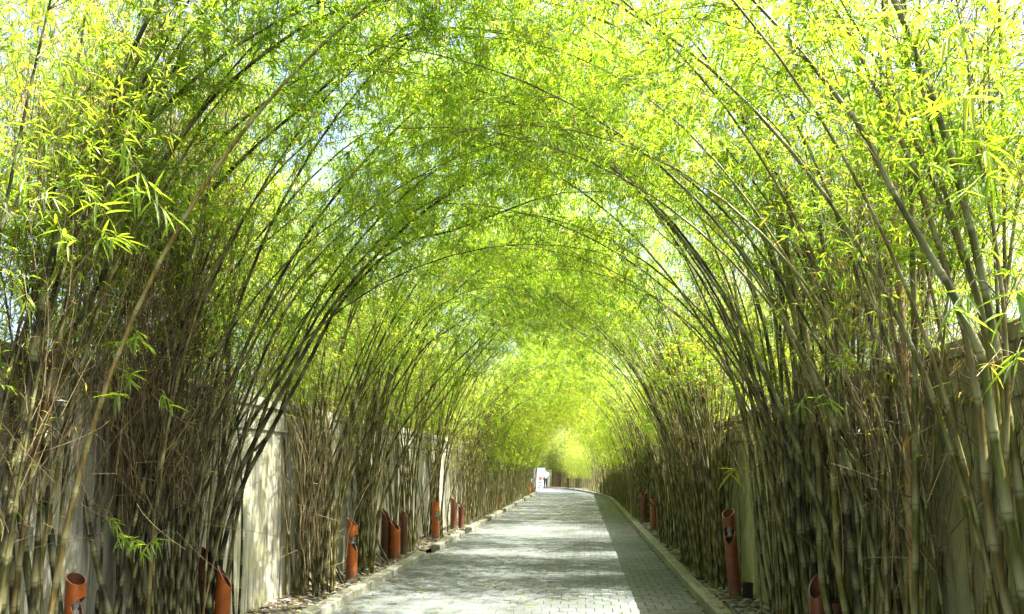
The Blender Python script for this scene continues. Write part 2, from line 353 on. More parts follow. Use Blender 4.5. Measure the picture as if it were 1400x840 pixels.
# ------------------------------------------------------------------ bamboo generators
def resample(P, n):
    P = np.asarray(P, float); k = len(P)
    if k > 2:   # catmull-rom
        Q = np.vstack([2 * P[0] - P[1], P, 2 * P[-1] - P[-2]]); out = []
        for i in range(k - 1):
            p0, p1, p2, p3 = Q[i:i + 4]
            for t in np.linspace(0, 1, 14, endpoint=False):
                out.append(.5 * ((2 * p1) + (-p0 + p2) * t + (2 * p0 - 5 * p1 + 4 * p2 - p3) * t * t + (-p0 + 3 * p1 - 3 * p2 + p3) * t ** 3))
        out.append(P[-1]); P = np.array(out)
    d = np.concatenate([[0], np.cumsum(np.linalg.norm(np.diff(P, axis=0), axis=1))])
    s = np.linspace(0, d[-1], n) if np.isscalar(n) else np.asarray(n)
    return np.stack([np.interp(s, d, P[:, i]) for i in range(3)], 1), d[-1]
def arch_path(L, th0, th1, p, rng, wob=.05, side=0.0):
    n = 60; s = np.linspace(0, 1, n)
    th = R(th0) + R(th1 - th0) * s ** p
    az = side * s ** 2
    d = np.stack([np.sin(th) * np.cos(az), np.sin(th) * np.sin(az), np.cos(th)], 1)
    P = np.concatenate([[[0, 0, 0]], np.cumsum(d[:-1] * L / (n - 1), axis=0)])
    w1, w2 = rng.uniform(-1, 1, 2)
    P[:, 1] += wob * L * .12 * (np.sin(s * 4 + w1 * 3) - math.sin(w1 * 3)); P[:, 0] += wob * .6 * w2 * np.sin(s * 9) * s
    return P
def frames(P):
    T = norm(np.gradient(P, axis=0)); up = np.array([.3, .9, .2]); A = norm(np.cross(T, up)); B = np.cross(T, A); return T, A, B
def culm_mesh(name, path, r0, mat, sides=7, node=.26, lean=True, rng=rs, tip=.15, tp=1.4):
    _, L = resample(path, 3)
    nodes = []; s = rng.uniform(.05, .2)
    while s < L - .06: nodes.append(s); s += node * (.75 + .6 * min(1, s / L * 2.2)) * rng.uniform(.9, 1.1)
    ss = [0.0]; rr = [1.05]; nn = [0.0]
    for q in nodes:
        for ds, k, v in ((-.05, 1.0, .0), (-.012, 1.0, .6), (0, 1.2, 1.0), (.012, 1.02, .6)):
            if lean or ds in (-.012, 0, .012): ss.append(q + ds); rr.append(k); nn.append(v)
    ss.append(L); rr.append(1.0); nn.append(0)
    ss = np.array(ss); o = np.argsort(ss); ss = np.clip(ss[o], 0, L); rr = np.array(rr)[o]; nn = np.array(nn)[o]
    P, _ = resample(path, ss); T, A, B = frames(P)
    rad = r0 * (1 - (1 - tip) * (ss / L) ** tp) * rr
    th = np.linspace(0, 2 * math.pi, sides, endpoint=False)
    V = P[:, None] + rad[:, None, None] * (A[:, None] * np.cos(th)[None, :, None] + B[:, None] * np.sin(th)[None, :, None])
    n = len(ss); i = np.arange(n - 1)[:, None] * sides; j = np.arange(sides)[None]; j2 = (j + 1) % sides
    Q = np.stack([i + j, i + j2, i + sides + j2, i + sides + j], -1).reshape(-1, 4)
    tint = np.full(n * sides, rng.rand()); nodea = np.repeat(nn, sides)
    return V.reshape(-1, 3), Q, tint, nodea
def tubes(P, r, rng, sides=3):
    """P (m,k,3) polylines, r (m,) base radius -> verts, quads, tint"""
    m, k, _ = P.shape
    T = norm(np.gradient(P, axis=1)); A = norm(np.cross(T, np.array([.35, .2, .91]))); B = np.cross(T, A)
    th = np.arange(sides) * 2 * math.pi / sides
    taper = np.linspace(1, .45, k)[None, :, None, None]
    V = P[:, :, None] + r[:, None, None, None] * taper * (A[:, :, None] * np.cos(th)[None, None, :, None] + B[:, :, None] * np.sin(th)[None, None, :, None])
    i = np.arange(k - 1)[:, None] * sides; j = np.arange(sides if sides > 2 else 1)[None]; j2 = (j + 1) % sides
    q = np.stack([i + j, i + j2, i + sides + j2, i + sides + j], -1).reshape(-1, 4)
    Q = (q[None] + (np.arange(m) * k * sides)[:, None, None]).reshape(-1, 4)
    tint = np.repeat(rng.rand(m), k * sides)
    return V.reshape(-1, 3), Q, tint
def leaf_quads(P, D, L, W, rng, tint):
    """pointed blades, slightly folded and drooping"""
    D = norm(D); S = norm(np.cross(D, norm(rng.normal(size=D.shape) * .5 + np.array([0, 0, 1.]))))
    U = np.cross(S, D)
    a = P; m = P + D * (L * .42)[:, None] + U * (L * .03)[:, None]; t = P + D * L[:, None] + np.array([0, 0, -1.]) * (L * .14)[:, None]
    l = m + S * (W * .5)[:, None]; r = m - S * (W * .5)[:, None]
    V = np.stack([a, r, t, l], 1).reshape(-1, 3); n = len(P)
    Q = np.arange(4 * n).reshape(n, 4)
    return V, Q, np.repeat(tint, 4)
def foliage(path, rng, s0=.4, step=.24, nb=3, blen=.75, tw=7, nl=5, ll=.12, lw=.012, droop=.35, tbase=.4, tvar=.22, dead=0, s1=1.0, up=.5, twr=.0016, lift=0.0):
    """branches with twiglets and leaf fans along a culm path"""
    _, L = resample(path, 3)
    ss = np.arange(s0 * L, L * s1, step); ss = np.repeat(ss, nb); ss = ss[rng.rand(len(ss)) < .85]
    m = len(ss)
    if m < 1: return None
    P, _ = resample(path, np.clip(ss, 0, L)); P2, _ = resample(path, np.clip(ss + .03, 0, L)); P1, _ = resample(path, np.clip(ss - .03, 0, L)); T = norm(P2 - P1)
    rad = norm(np.cross(T, rng.normal(size=(m, 3))))
    fr = ss / L
    D = norm(T * up + rad * .8 + np.array([0, 0, .15 + lift]))
    bl = blen * rng.uniform(.45, 1.25, m) * np.clip(1.25 - .55 * fr, .3, 1.2)
    k = 4; u = np.linspace(0, 1, k)
    BP = P[:, None] + D[:, None] * (bl[:, None] * u)[..., None]; BP[:, :, 2] -= (droop * bl[:, None] * u ** 2)
    parts = [tubes(BP, rng.uniform(.0018, .0034, m), rng)]
    # twiglets
    uu = rng.uniform(.15, 1, (m, tw)); TP = P[:, None] + D[:, None] * (bl[:, None] * uu)[..., None]; TP[:, :, 2] -= droop * bl[:, None] * uu ** 2
    TD = norm(D[:, None] * .8 + rng.normal(size=(m, tw, 3)) * .55 + np.array([0, 0, -.2])); TL = rng.uniform(.08, .24, (m, tw)) * (blen / .75)
    TE = TP + TD * TL[..., None]
    tp = np.stack([TP, TE], 2).reshape(-1, 2, 3); parts.append(tubes(tp, np.full(len(tp), twr), rng, 2))
    V, Q, t, n0 = [], [], [], 0
    for v, q, tt in parts: V.append(v); Q.append(q + n0); t.append(tt); n0 += len(v)
    tw_out = (np.concatenate(V), np.concatenate(Q), np.concatenate(t))
    # leaves
    if nl:
        c = rng.uniform(.1, 1.0, (m, tw, nl, 1)); LP = TP[:, :, None] * (1 - c) + TE[:, :, None] * c
        LD = norm(TD[:, :, None] * .75 + rng.normal(size=(m, tw, nl, 3)) * .5 + np.array([0, 0, -.32]))
        n = m * tw * nl
        ti = (tbase + rng.normal(size=(m, 1, 1)) * tvar * .6 + rng.normal(size=(m, tw, nl)) * tvar * .5).ravel()
        ti = np.where(rng.rand(n) < dead, rng.uniform(.92, 1, n), np.clip(ti, 0, .9))
        Ls = ll * rng.uniform(.55, 1.25, n); lf = leaf_quads(LP.reshape(-1, 3), LD.reshape(-1, 3), Ls, lw * rng.uniform(.8, 1.2, n), rng, ti)
    else: lf = None
    return tw_out, lf
def merge(items):
    V, Q, t, n0 = [], [], [], 0
    for it in items:
        if it is None: continue
        V.append(it[0]); Q.append(it[1] + n0); t.append(it[2]); n0 += len(it[0])
    return (np.concatenate(V), np.concatenate(Q), np.concatenate(t)) if V else None

# ---- library of culms (lean towards +X in local space)
LIB = {'arch': [], 'upright': [], 'bare': []}
rl = np.random.RandomState(21)
for k in range(18):      # long arching culms that close the tunnel
    p = arch_path(rl.uniform(6.6, 8.3), rl.uniform(0, 6), rl.uniform(90, 128), rl.uniform(1.4, 2.6), rl, wob=rl.uniform(.03, .12), side=rl.uniform(-.5, .5))
    v, q, t, nd = culm_mesh('culm', p, rl.uniform(.015, .021), None, rng=rl, tip=.07, tp=.95)
    cm = mesh_np('culm', v, q, M['culm'], {'tint': t, 'node': nd}, smooth=True)
    tw, lf = foliage(p, rl, s0=.57, step=.26, nb=3, blen=.85, tw=10, nl=8, ll=.077, lw=.0102, tbase=.42, tvar=.3, dead=.012, lift=.5)
    LIB['arch'].append((cm, mesh_np('twigs', tw[0], tw[1], M['twig'], {'tint': tw[2]}), mesh_np('foliage', lf[0], lf[1], M['leaf'], {'tint': lf[2]})))
for k in range(10):      # upright thinner ones
    p = arch_path(rl.uniform(4.2, 6.2), rl.uniform(-2, 6), rl.uniform(18, 60), rl.uniform(1.3, 2.2), rl, side=rl.uniform(-.6, .6))
    v, q, t, nd = culm_mesh('culm', p, rl.uniform(.010, .017), None, rng=rl, sides=6)
    cm = mesh_np('culm', v, q, M['culm'], {'tint': t, 'node': nd}, smooth=True)
    tw, lf = foliage(p, rl, s0=.5, step=.28, nb=3, blen=.65, tw=6, nl=6, ll=.085, lw=.0098, tbase=.42, tvar=.3, dead=.05)
    LIB['upright'].append((cm, mesh_np('twigs', tw[0], tw[1], M['twig'], {'tint': tw[2]}), mesh_np('foliage', lf[0], lf[1], M['leaf'], {'tint': lf[2]})))
for k in range(8):       # bare culms with dead twigs
    p = arch_path(rl.uniform(3.6, 6.2), rl.uniform(-3, 7), rl.uniform(8, 34), rl.uniform(1.2, 2), rl, side=rl.uniform(-.8, .8))
    v, q, t, nd = culm_mesh('culm', p, rl.uniform(.007, .015), None, rng=rl, sides=6)
    cm = mesh_np('culm', v, q, M['culm'], {'tint': t, 'node': nd}, smooth=True)
    tw, lf = foliage(p, rl, s0=.28, step=.2, nb=3, blen=.75, tw=4, nl=1, ll=.09, lw=.008, dead=.6, up=1.5, droop=.08, tbase=.5, twr=.0022)
    LIB['bare'].append((cm, mesh_np('twigs', tw[0], tw[1], M['dead'], {'tint': tw[2]}), mesh_np('foliage', lf[0], lf[1], M['leaf'], {'tint': lf[2]})))

def culm_part(root, entry, loc, rz, s, mat=None, leaves=True, twigs=True, tilt=(0, 0)):
    c = link('culm', entry[0], root, loc, (tilt[0], tilt[1], rz), (s, s, s * 1.0))
    if mat is not None: c.material_slots[0].link = 'OBJECT'; c.material_slots[0].material = mat
    if twigs: o = link('twigs', entry[1].copy(), c); o['kind'] = 'stuff'
    if leaves: o = link('foliage', entry[2].copy(), c); o['kind'] = 'stuff'
    return c
GRP = 'bamboo clumps lining the lane'
LAMPS = [(1.86, 4.35), (-3.3, 4.83), (-3.2, 6.68), (-3.22, 10.64), (-3.16, 12.9), (-3.33, 12.95), (-3.15, 13.5), (-3.17, 16.54), (-3.22, 19.2), (-3.06, 19.4), (1.79, 9.48), (1.92, 9.45), (1.645, 5.75), (1.69, 5.75), (1.78, 5.72), (1.74, 19.3), (1.7, 22.0), (-3.1, 27)]
def clear(x, y):
    for lx, ly in LAMPS:
        if math.hypot(x - lx, y - ly) < .17: return False
        if ly - 2.2 < y < ly and abs(x / y - lx / ly) < .018: return False
    return True
def clump(side, y0, y1, n, label, mix=(.3, .3, .4), lv=(1, .9, .6), mats=None, spread=.22, rng=None):
    rng = rng or np.random.RandomState(int(abs(y0) * 97 + (5 if side > 0 else 0)))
    xc = -3.28 if side < 0 else 1.80
    root = empty('bamboo_clump', (xc, (y0 + y1) / 2, .045)); tag(root, label, 'bamboo', GRP)
    for i in range(n):
        kind = rng.choice(['arch', 'upright', 'bare'], p=mix); e = LIB[kind][rng.randint(len(LIB[kind]))]
        x = rng.uniform(-spread, spread); y = rng.uniform(y0, y1) - (y0 + y1) / 2
        for _ in range(30):
            if clear(x + xc, y + (y0 + y1) / 2): break
            x = rng.uniform(-spread, spread); y = rng.uniform(y0, y1) - (y0 + y1) / 2
        else: continue
        base = 0 if side < 0 else math.pi
        if kind == 'arch': rz = base + rng.normal() * .33
        elif kind == 'upright': rz = base + rng.normal() * 1.1 if rng.rand() < .35 else base + math.pi + rng.normal() * .5
        else: rz = rng.uniform(0, 6.28)
        li = {'arch': 0, 'upright': 1, 'bare': 2}[kind]
        mt = None
        if mats: mt = mats[rng.randint(len(mats))]
        culm_part(root, e, (x, y, -.05), rz, rng.uniform(.8, 1.12), mt, leaves=rng.rand() < lv[li], twigs=kind != 'bare' or rng.rand() < .8, tilt=(rng.normal() * .035, rng.normal() * .035))
    return root

C, CG, CD = None, M['culm_green'], M['culm_dark']
# side, y0, y1, count, label
near_clumps = {}
def nc(key, *a, **k): near_clumps[key] = clump(*a, **k)
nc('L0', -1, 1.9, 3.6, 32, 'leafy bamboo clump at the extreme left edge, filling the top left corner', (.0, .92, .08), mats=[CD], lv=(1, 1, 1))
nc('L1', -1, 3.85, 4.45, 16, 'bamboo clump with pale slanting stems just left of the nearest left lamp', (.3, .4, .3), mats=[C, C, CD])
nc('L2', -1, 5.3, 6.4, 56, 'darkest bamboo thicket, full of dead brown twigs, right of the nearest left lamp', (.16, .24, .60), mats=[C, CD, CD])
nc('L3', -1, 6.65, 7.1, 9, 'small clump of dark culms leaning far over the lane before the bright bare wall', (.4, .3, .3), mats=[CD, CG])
nc('L4', -1, 8.95, 10.2, 36, 'left bamboo clump between the bright bare wall and the bright orange notched lamp', (.22, .54, .24))
nc('L5', -1, 11.15, 12.6, 38, 'left bamboo clump between the bright orange notched lamp and the three dark red lamps', (.22, .54, .24))
nc('L6', -1, 13.6, 14.6, 28, 'left bamboo clump standing just past the three dark red lamps before the first kerb gap', (.28, .54, .18))
nc('L7', -1, 16.8, 18.7, 36, 'left bamboo clump between the slim far orange notched lamp and the dark lamp pair', (.30, .46, .24))
nc('L8', -1, 19.9, 22.9, 44, 'left bamboo clump immediately past the dark lamp pair', (.30, .46, .24))
nc('R0', 1, 3.2, 3.85, 14, 'bamboo clump with thick pale green leaning culms at the right edge of the photo', (.25, .4, .35), mats=[CG])
nc('R1', 1, 4.1, 4.8, 20, 'sparse bamboo clump around the tan dry pole, green wall showing between culms', (.3, .35, .35), mats=[CG, CG, C])
nc('R2', 1, 5.0, 6.3, 44, 'dense dark green bamboo clump by the slant topped lamp, bottom right', (.30, .50, .20), mats=[CG, CG, CD, C])
nc('R3', 1, 6.35, 7.5, 40, 'dense right bamboo clump between the slant topped lamp and the tall leaning lamp', (.24, .56, .20), mats=[CG, CG, C])
nc('R4', 1, 10.1, 12.0, 52, 'right bamboo clump immediately beyond the tall leaning lamp', (.30, .52, .18), mats=[CG, CG, C])
nc('R5', 1, 12.1, 13.6, 44, 'right bamboo clump midway between the tall leaning lamp and the knob topped red lamp', (.34, .48, .18), mats=[CG, C])
nc('R6', 1, 14.9, 17.6, 52, 'right bamboo clump just in front of the knob topped red lamp', (.28, .54, .18))
nc('R7', 1, 20.0, 23.0, 40, 'right bamboo clump among the distant dark lamps just past the knob topped red lamp', (.36, .38, .26))

# ---- distant clumps: one mesh of culms and one of foliage each, four kinds copied with their parts
FAR = []
rf = np.random.RandomState(5)
for k in range(4):
    cu, fo, twg = [], [], []
    for i in range(30):
        arch = rf.rand() < .34
        p = arch_path(rf.uniform(6.4, 8.0) if arch else rf.uniform(3.5, 6), rf.uniform(0, 6), rf.uniform(90, 122) if arch else rf.uniform(5, 50), rf.uniform(1.5, 2.5), rf, wob=rf.uniform(.03, .12), side=rf.uniform(-.5, .5))
        rz = rf.normal() * .3 if arch else (rf.normal() * 1.0 + (math.pi if rf.rand() < .6 else 0))
        c, s = math.cos(rz), math.sin(rz); p = p @ np.array([[c, s, 0], [-s, c, 0], [0, 0, 1]]) + np.array([rf.uniform(-.3, .3), rf.uniform(-.8, .8), 0])
        v, q, t, nd = culm_mesh('c', p, rf.uniform(.013, .02), None, sides=5, node=.4, lean=False, rng=rf, tip=.07, tp=.95)
        cu.append((v, q, t, nd))
        if arch or rf.rand() < .45:
            r_ = foliage(p, rf, s0=.4, step=.42, nb=3, blen=.85, tw=6, nl=5, ll=.13, lw=.017, lift=.3, tbase=.6, dead=.02, twr=.002)
            fo.append(r_[1]); twg.append(r_[0])
    n0 = 0; V, Q, T_, Nn = [], [], [], []
    for v, q, t, nd in cu: V.append(v); Q.append(q + n0); T_.append(t); Nn.append(nd); n0 += len(v)
    cme = mesh_np('culms', np.concatenate(V), np.concatenate(Q), M['culm'], {'tint': np.concatenate(T_), 'node': np.concatenate(Nn)}, smooth=True)
    f_ = merge(fo); fme = mesh_np('foliage', f_[0], f_[1], M['leaf'], {'tint': f_[2]}); t_ = merge(twg); tme = mesh_np('twigs', t_[0], t_[1], M['twig'], {'tint': t_[2]})
    FAR.append((cme, fme, tme))
def far_clump(x, y, rz, k, label, group, s=1.0):
    root = empty('bamboo_clump', (x, y, .0), rz); tag(root, label, 'bamboo', group); root.scale = (s, s, s)
    for nm, me in zip(('culms', 'foliage', 'twigs'), FAR[k]): o = link(nm, me, root); o['kind'] = 'stuff'
    return root
FL = 'distant bamboo clump arching over the lane from its left side, past the last dark lamps'
FRt = 'distant bamboo clump arching over the lane from its right side, past the last dark lamps'
FLN = {0: 'left bamboo clump midway between the maroon lamp pair and the distant dark lamps', 1: 'left bamboo clump directly before the distant dark lamps', 2: 'left bamboo clump directly past the distant dark lamps', 6: 'left bamboo clump beside the far dark lamp under low green foliage', 11: 'left bamboo clump at the farthest orange lamp'}
FRN = {0: 'right bamboo clump in front of the shorter far dark lamp', 1: 'right bamboo clump between the two far dark lamps', 14: 'last right bamboo clump where the kerb bends left'}
FE = 'bamboo clump of the sunlit hedge that closes the far end where the lane bends'
for i, y in enumerate(np.arange(24.2, 50, 1.75)):
    far_clump(-3.25 + rf.uniform(-.05, .05), y, rf.uniform(-.15, .15), i % 4, FLN.get(i, FL), 'distant bamboo clumps on the left', rf.uniform(.92, 1.05))
for i, y in enumerate(np.arange(24.4, 50, 1.75)):
    x = max(xr(y) + .45, -9) if y > 36 else 1.8
    far_clump(x, y, math.pi + rf.uniform(-.15, .15) + (.45 if y > 50 else 0), (i + 2) % 4, FRN.get(i, FRt), 'distant bamboo clumps on the right', rf.uniform(.92, 1.05))
# leafy low clumps rooted behind the walls
BACK = []
for k in range(3):
    cu, fo, twg = [], [], []
    for i in range(20):
        p = arch_path(rf.uniform(4.6, 6.6), rf.uniform(-4, 5), rf.uniform(10, 60), rf.uniform(1.4, 1.9), rf, side=rf.uniform(-.3, .3))
        rz = rf.uniform(0, 6.28); c, s = math.cos(rz), math.sin(rz); p = p @ np.array([[c, s, 0], [-s, c, 0], [0, 0, 1]]) + np.array([rf.uniform(-.4, .4), rf.uniform(-.9, .9), 0])
        cu.append(culm_mesh('c', p, rf.uniform(.010, .016), None, sides=5, node=.4, lean=False, rng=rf))
        r_ = foliage(p, rf, s0=.28, step=.34, nb=3, blen=.8, tw=6, nl=4, ll=.12, lw=.012, tbase=.62, dead=.05, twr=.002)
        fo.append(r_[1]); twg.append(r_[0])
    n0 = 0; V, Q, T_, Nn = [], [], [], []
    for v, q, t, nd in cu: V.append(v); Q.append(q + n0); T_.append(t); Nn.append(nd); n0 += len(v)
    f_ = merge(fo); t_ = merge(twg)
    BACK.append((mesh_np('culms', np.concatenate(V), np.concatenate(Q), M['culm'], {'tint': np.concatenate(T_), 'node': np.concatenate(Nn)}, smooth=True),
                 mesh_np('foliage', f_[0], f_[1], M['leaf'], {'tint': f_[2]}), mesh_np('twigs', t_[0], t_[1], M['twig'], {'tint': t_[2]})))
def back_clump(x, y, k, label, group, s):
    root = empty('bamboo_clump', (x, y, -.05), rf.uniform(0, 6.28)); tag(root, label, 'bamboo', group); root.scale = (s, s, s)
    for nm, me in zip(('culms', 'foliage', 'twigs'), BACK[k]): o = link(nm, me, root); o['kind'] = 'stuff'
for i, y in enumerate(np.arange(1.6, 40, 1.9)):
    back_clump(-4.75 + rf.uniform(-.2, .2), y, i % 3, 'sunlit leafy bamboo growing behind the left wall, seen through the culms', 'bamboo behind the left wall', rf.uniform(1.2, 1.35) if y < 8 else rf.uniform(.95, 1.12))
for i, y in enumerate([q for q in np.arange(5.2, 40, 1.35) if not (7.9 < q < 9.9 or 13.9 < q < 15.2 or 18.6 < q < 19.8)]):
    back_clump(2.95 + rf.uniform(-.15, .15), y, (i + 1) % 3, 'sunlit leafy bamboo growing behind the right wall, seen through the culms', 'bamboo behind the right wall', rf.uniform(.62, .86))

for i, x in enumerate(np.arange(1.8, -14, -.75)):
    back_clump(x, 62.9 + (i % 2) * .8 + max(0, (-1.5 - x)) * .15, i % 3, FE, 'bamboo hedge closing the far end', rf.uniform(.74, .92))
for i, y in enumerate(np.arange(51, 60, 1.6)):
    back_clump(xr(y) + 1.1, y, i % 3, 'short sunlit bamboo along the outer side of the far bend', 'short bamboo around the far bend', .6)

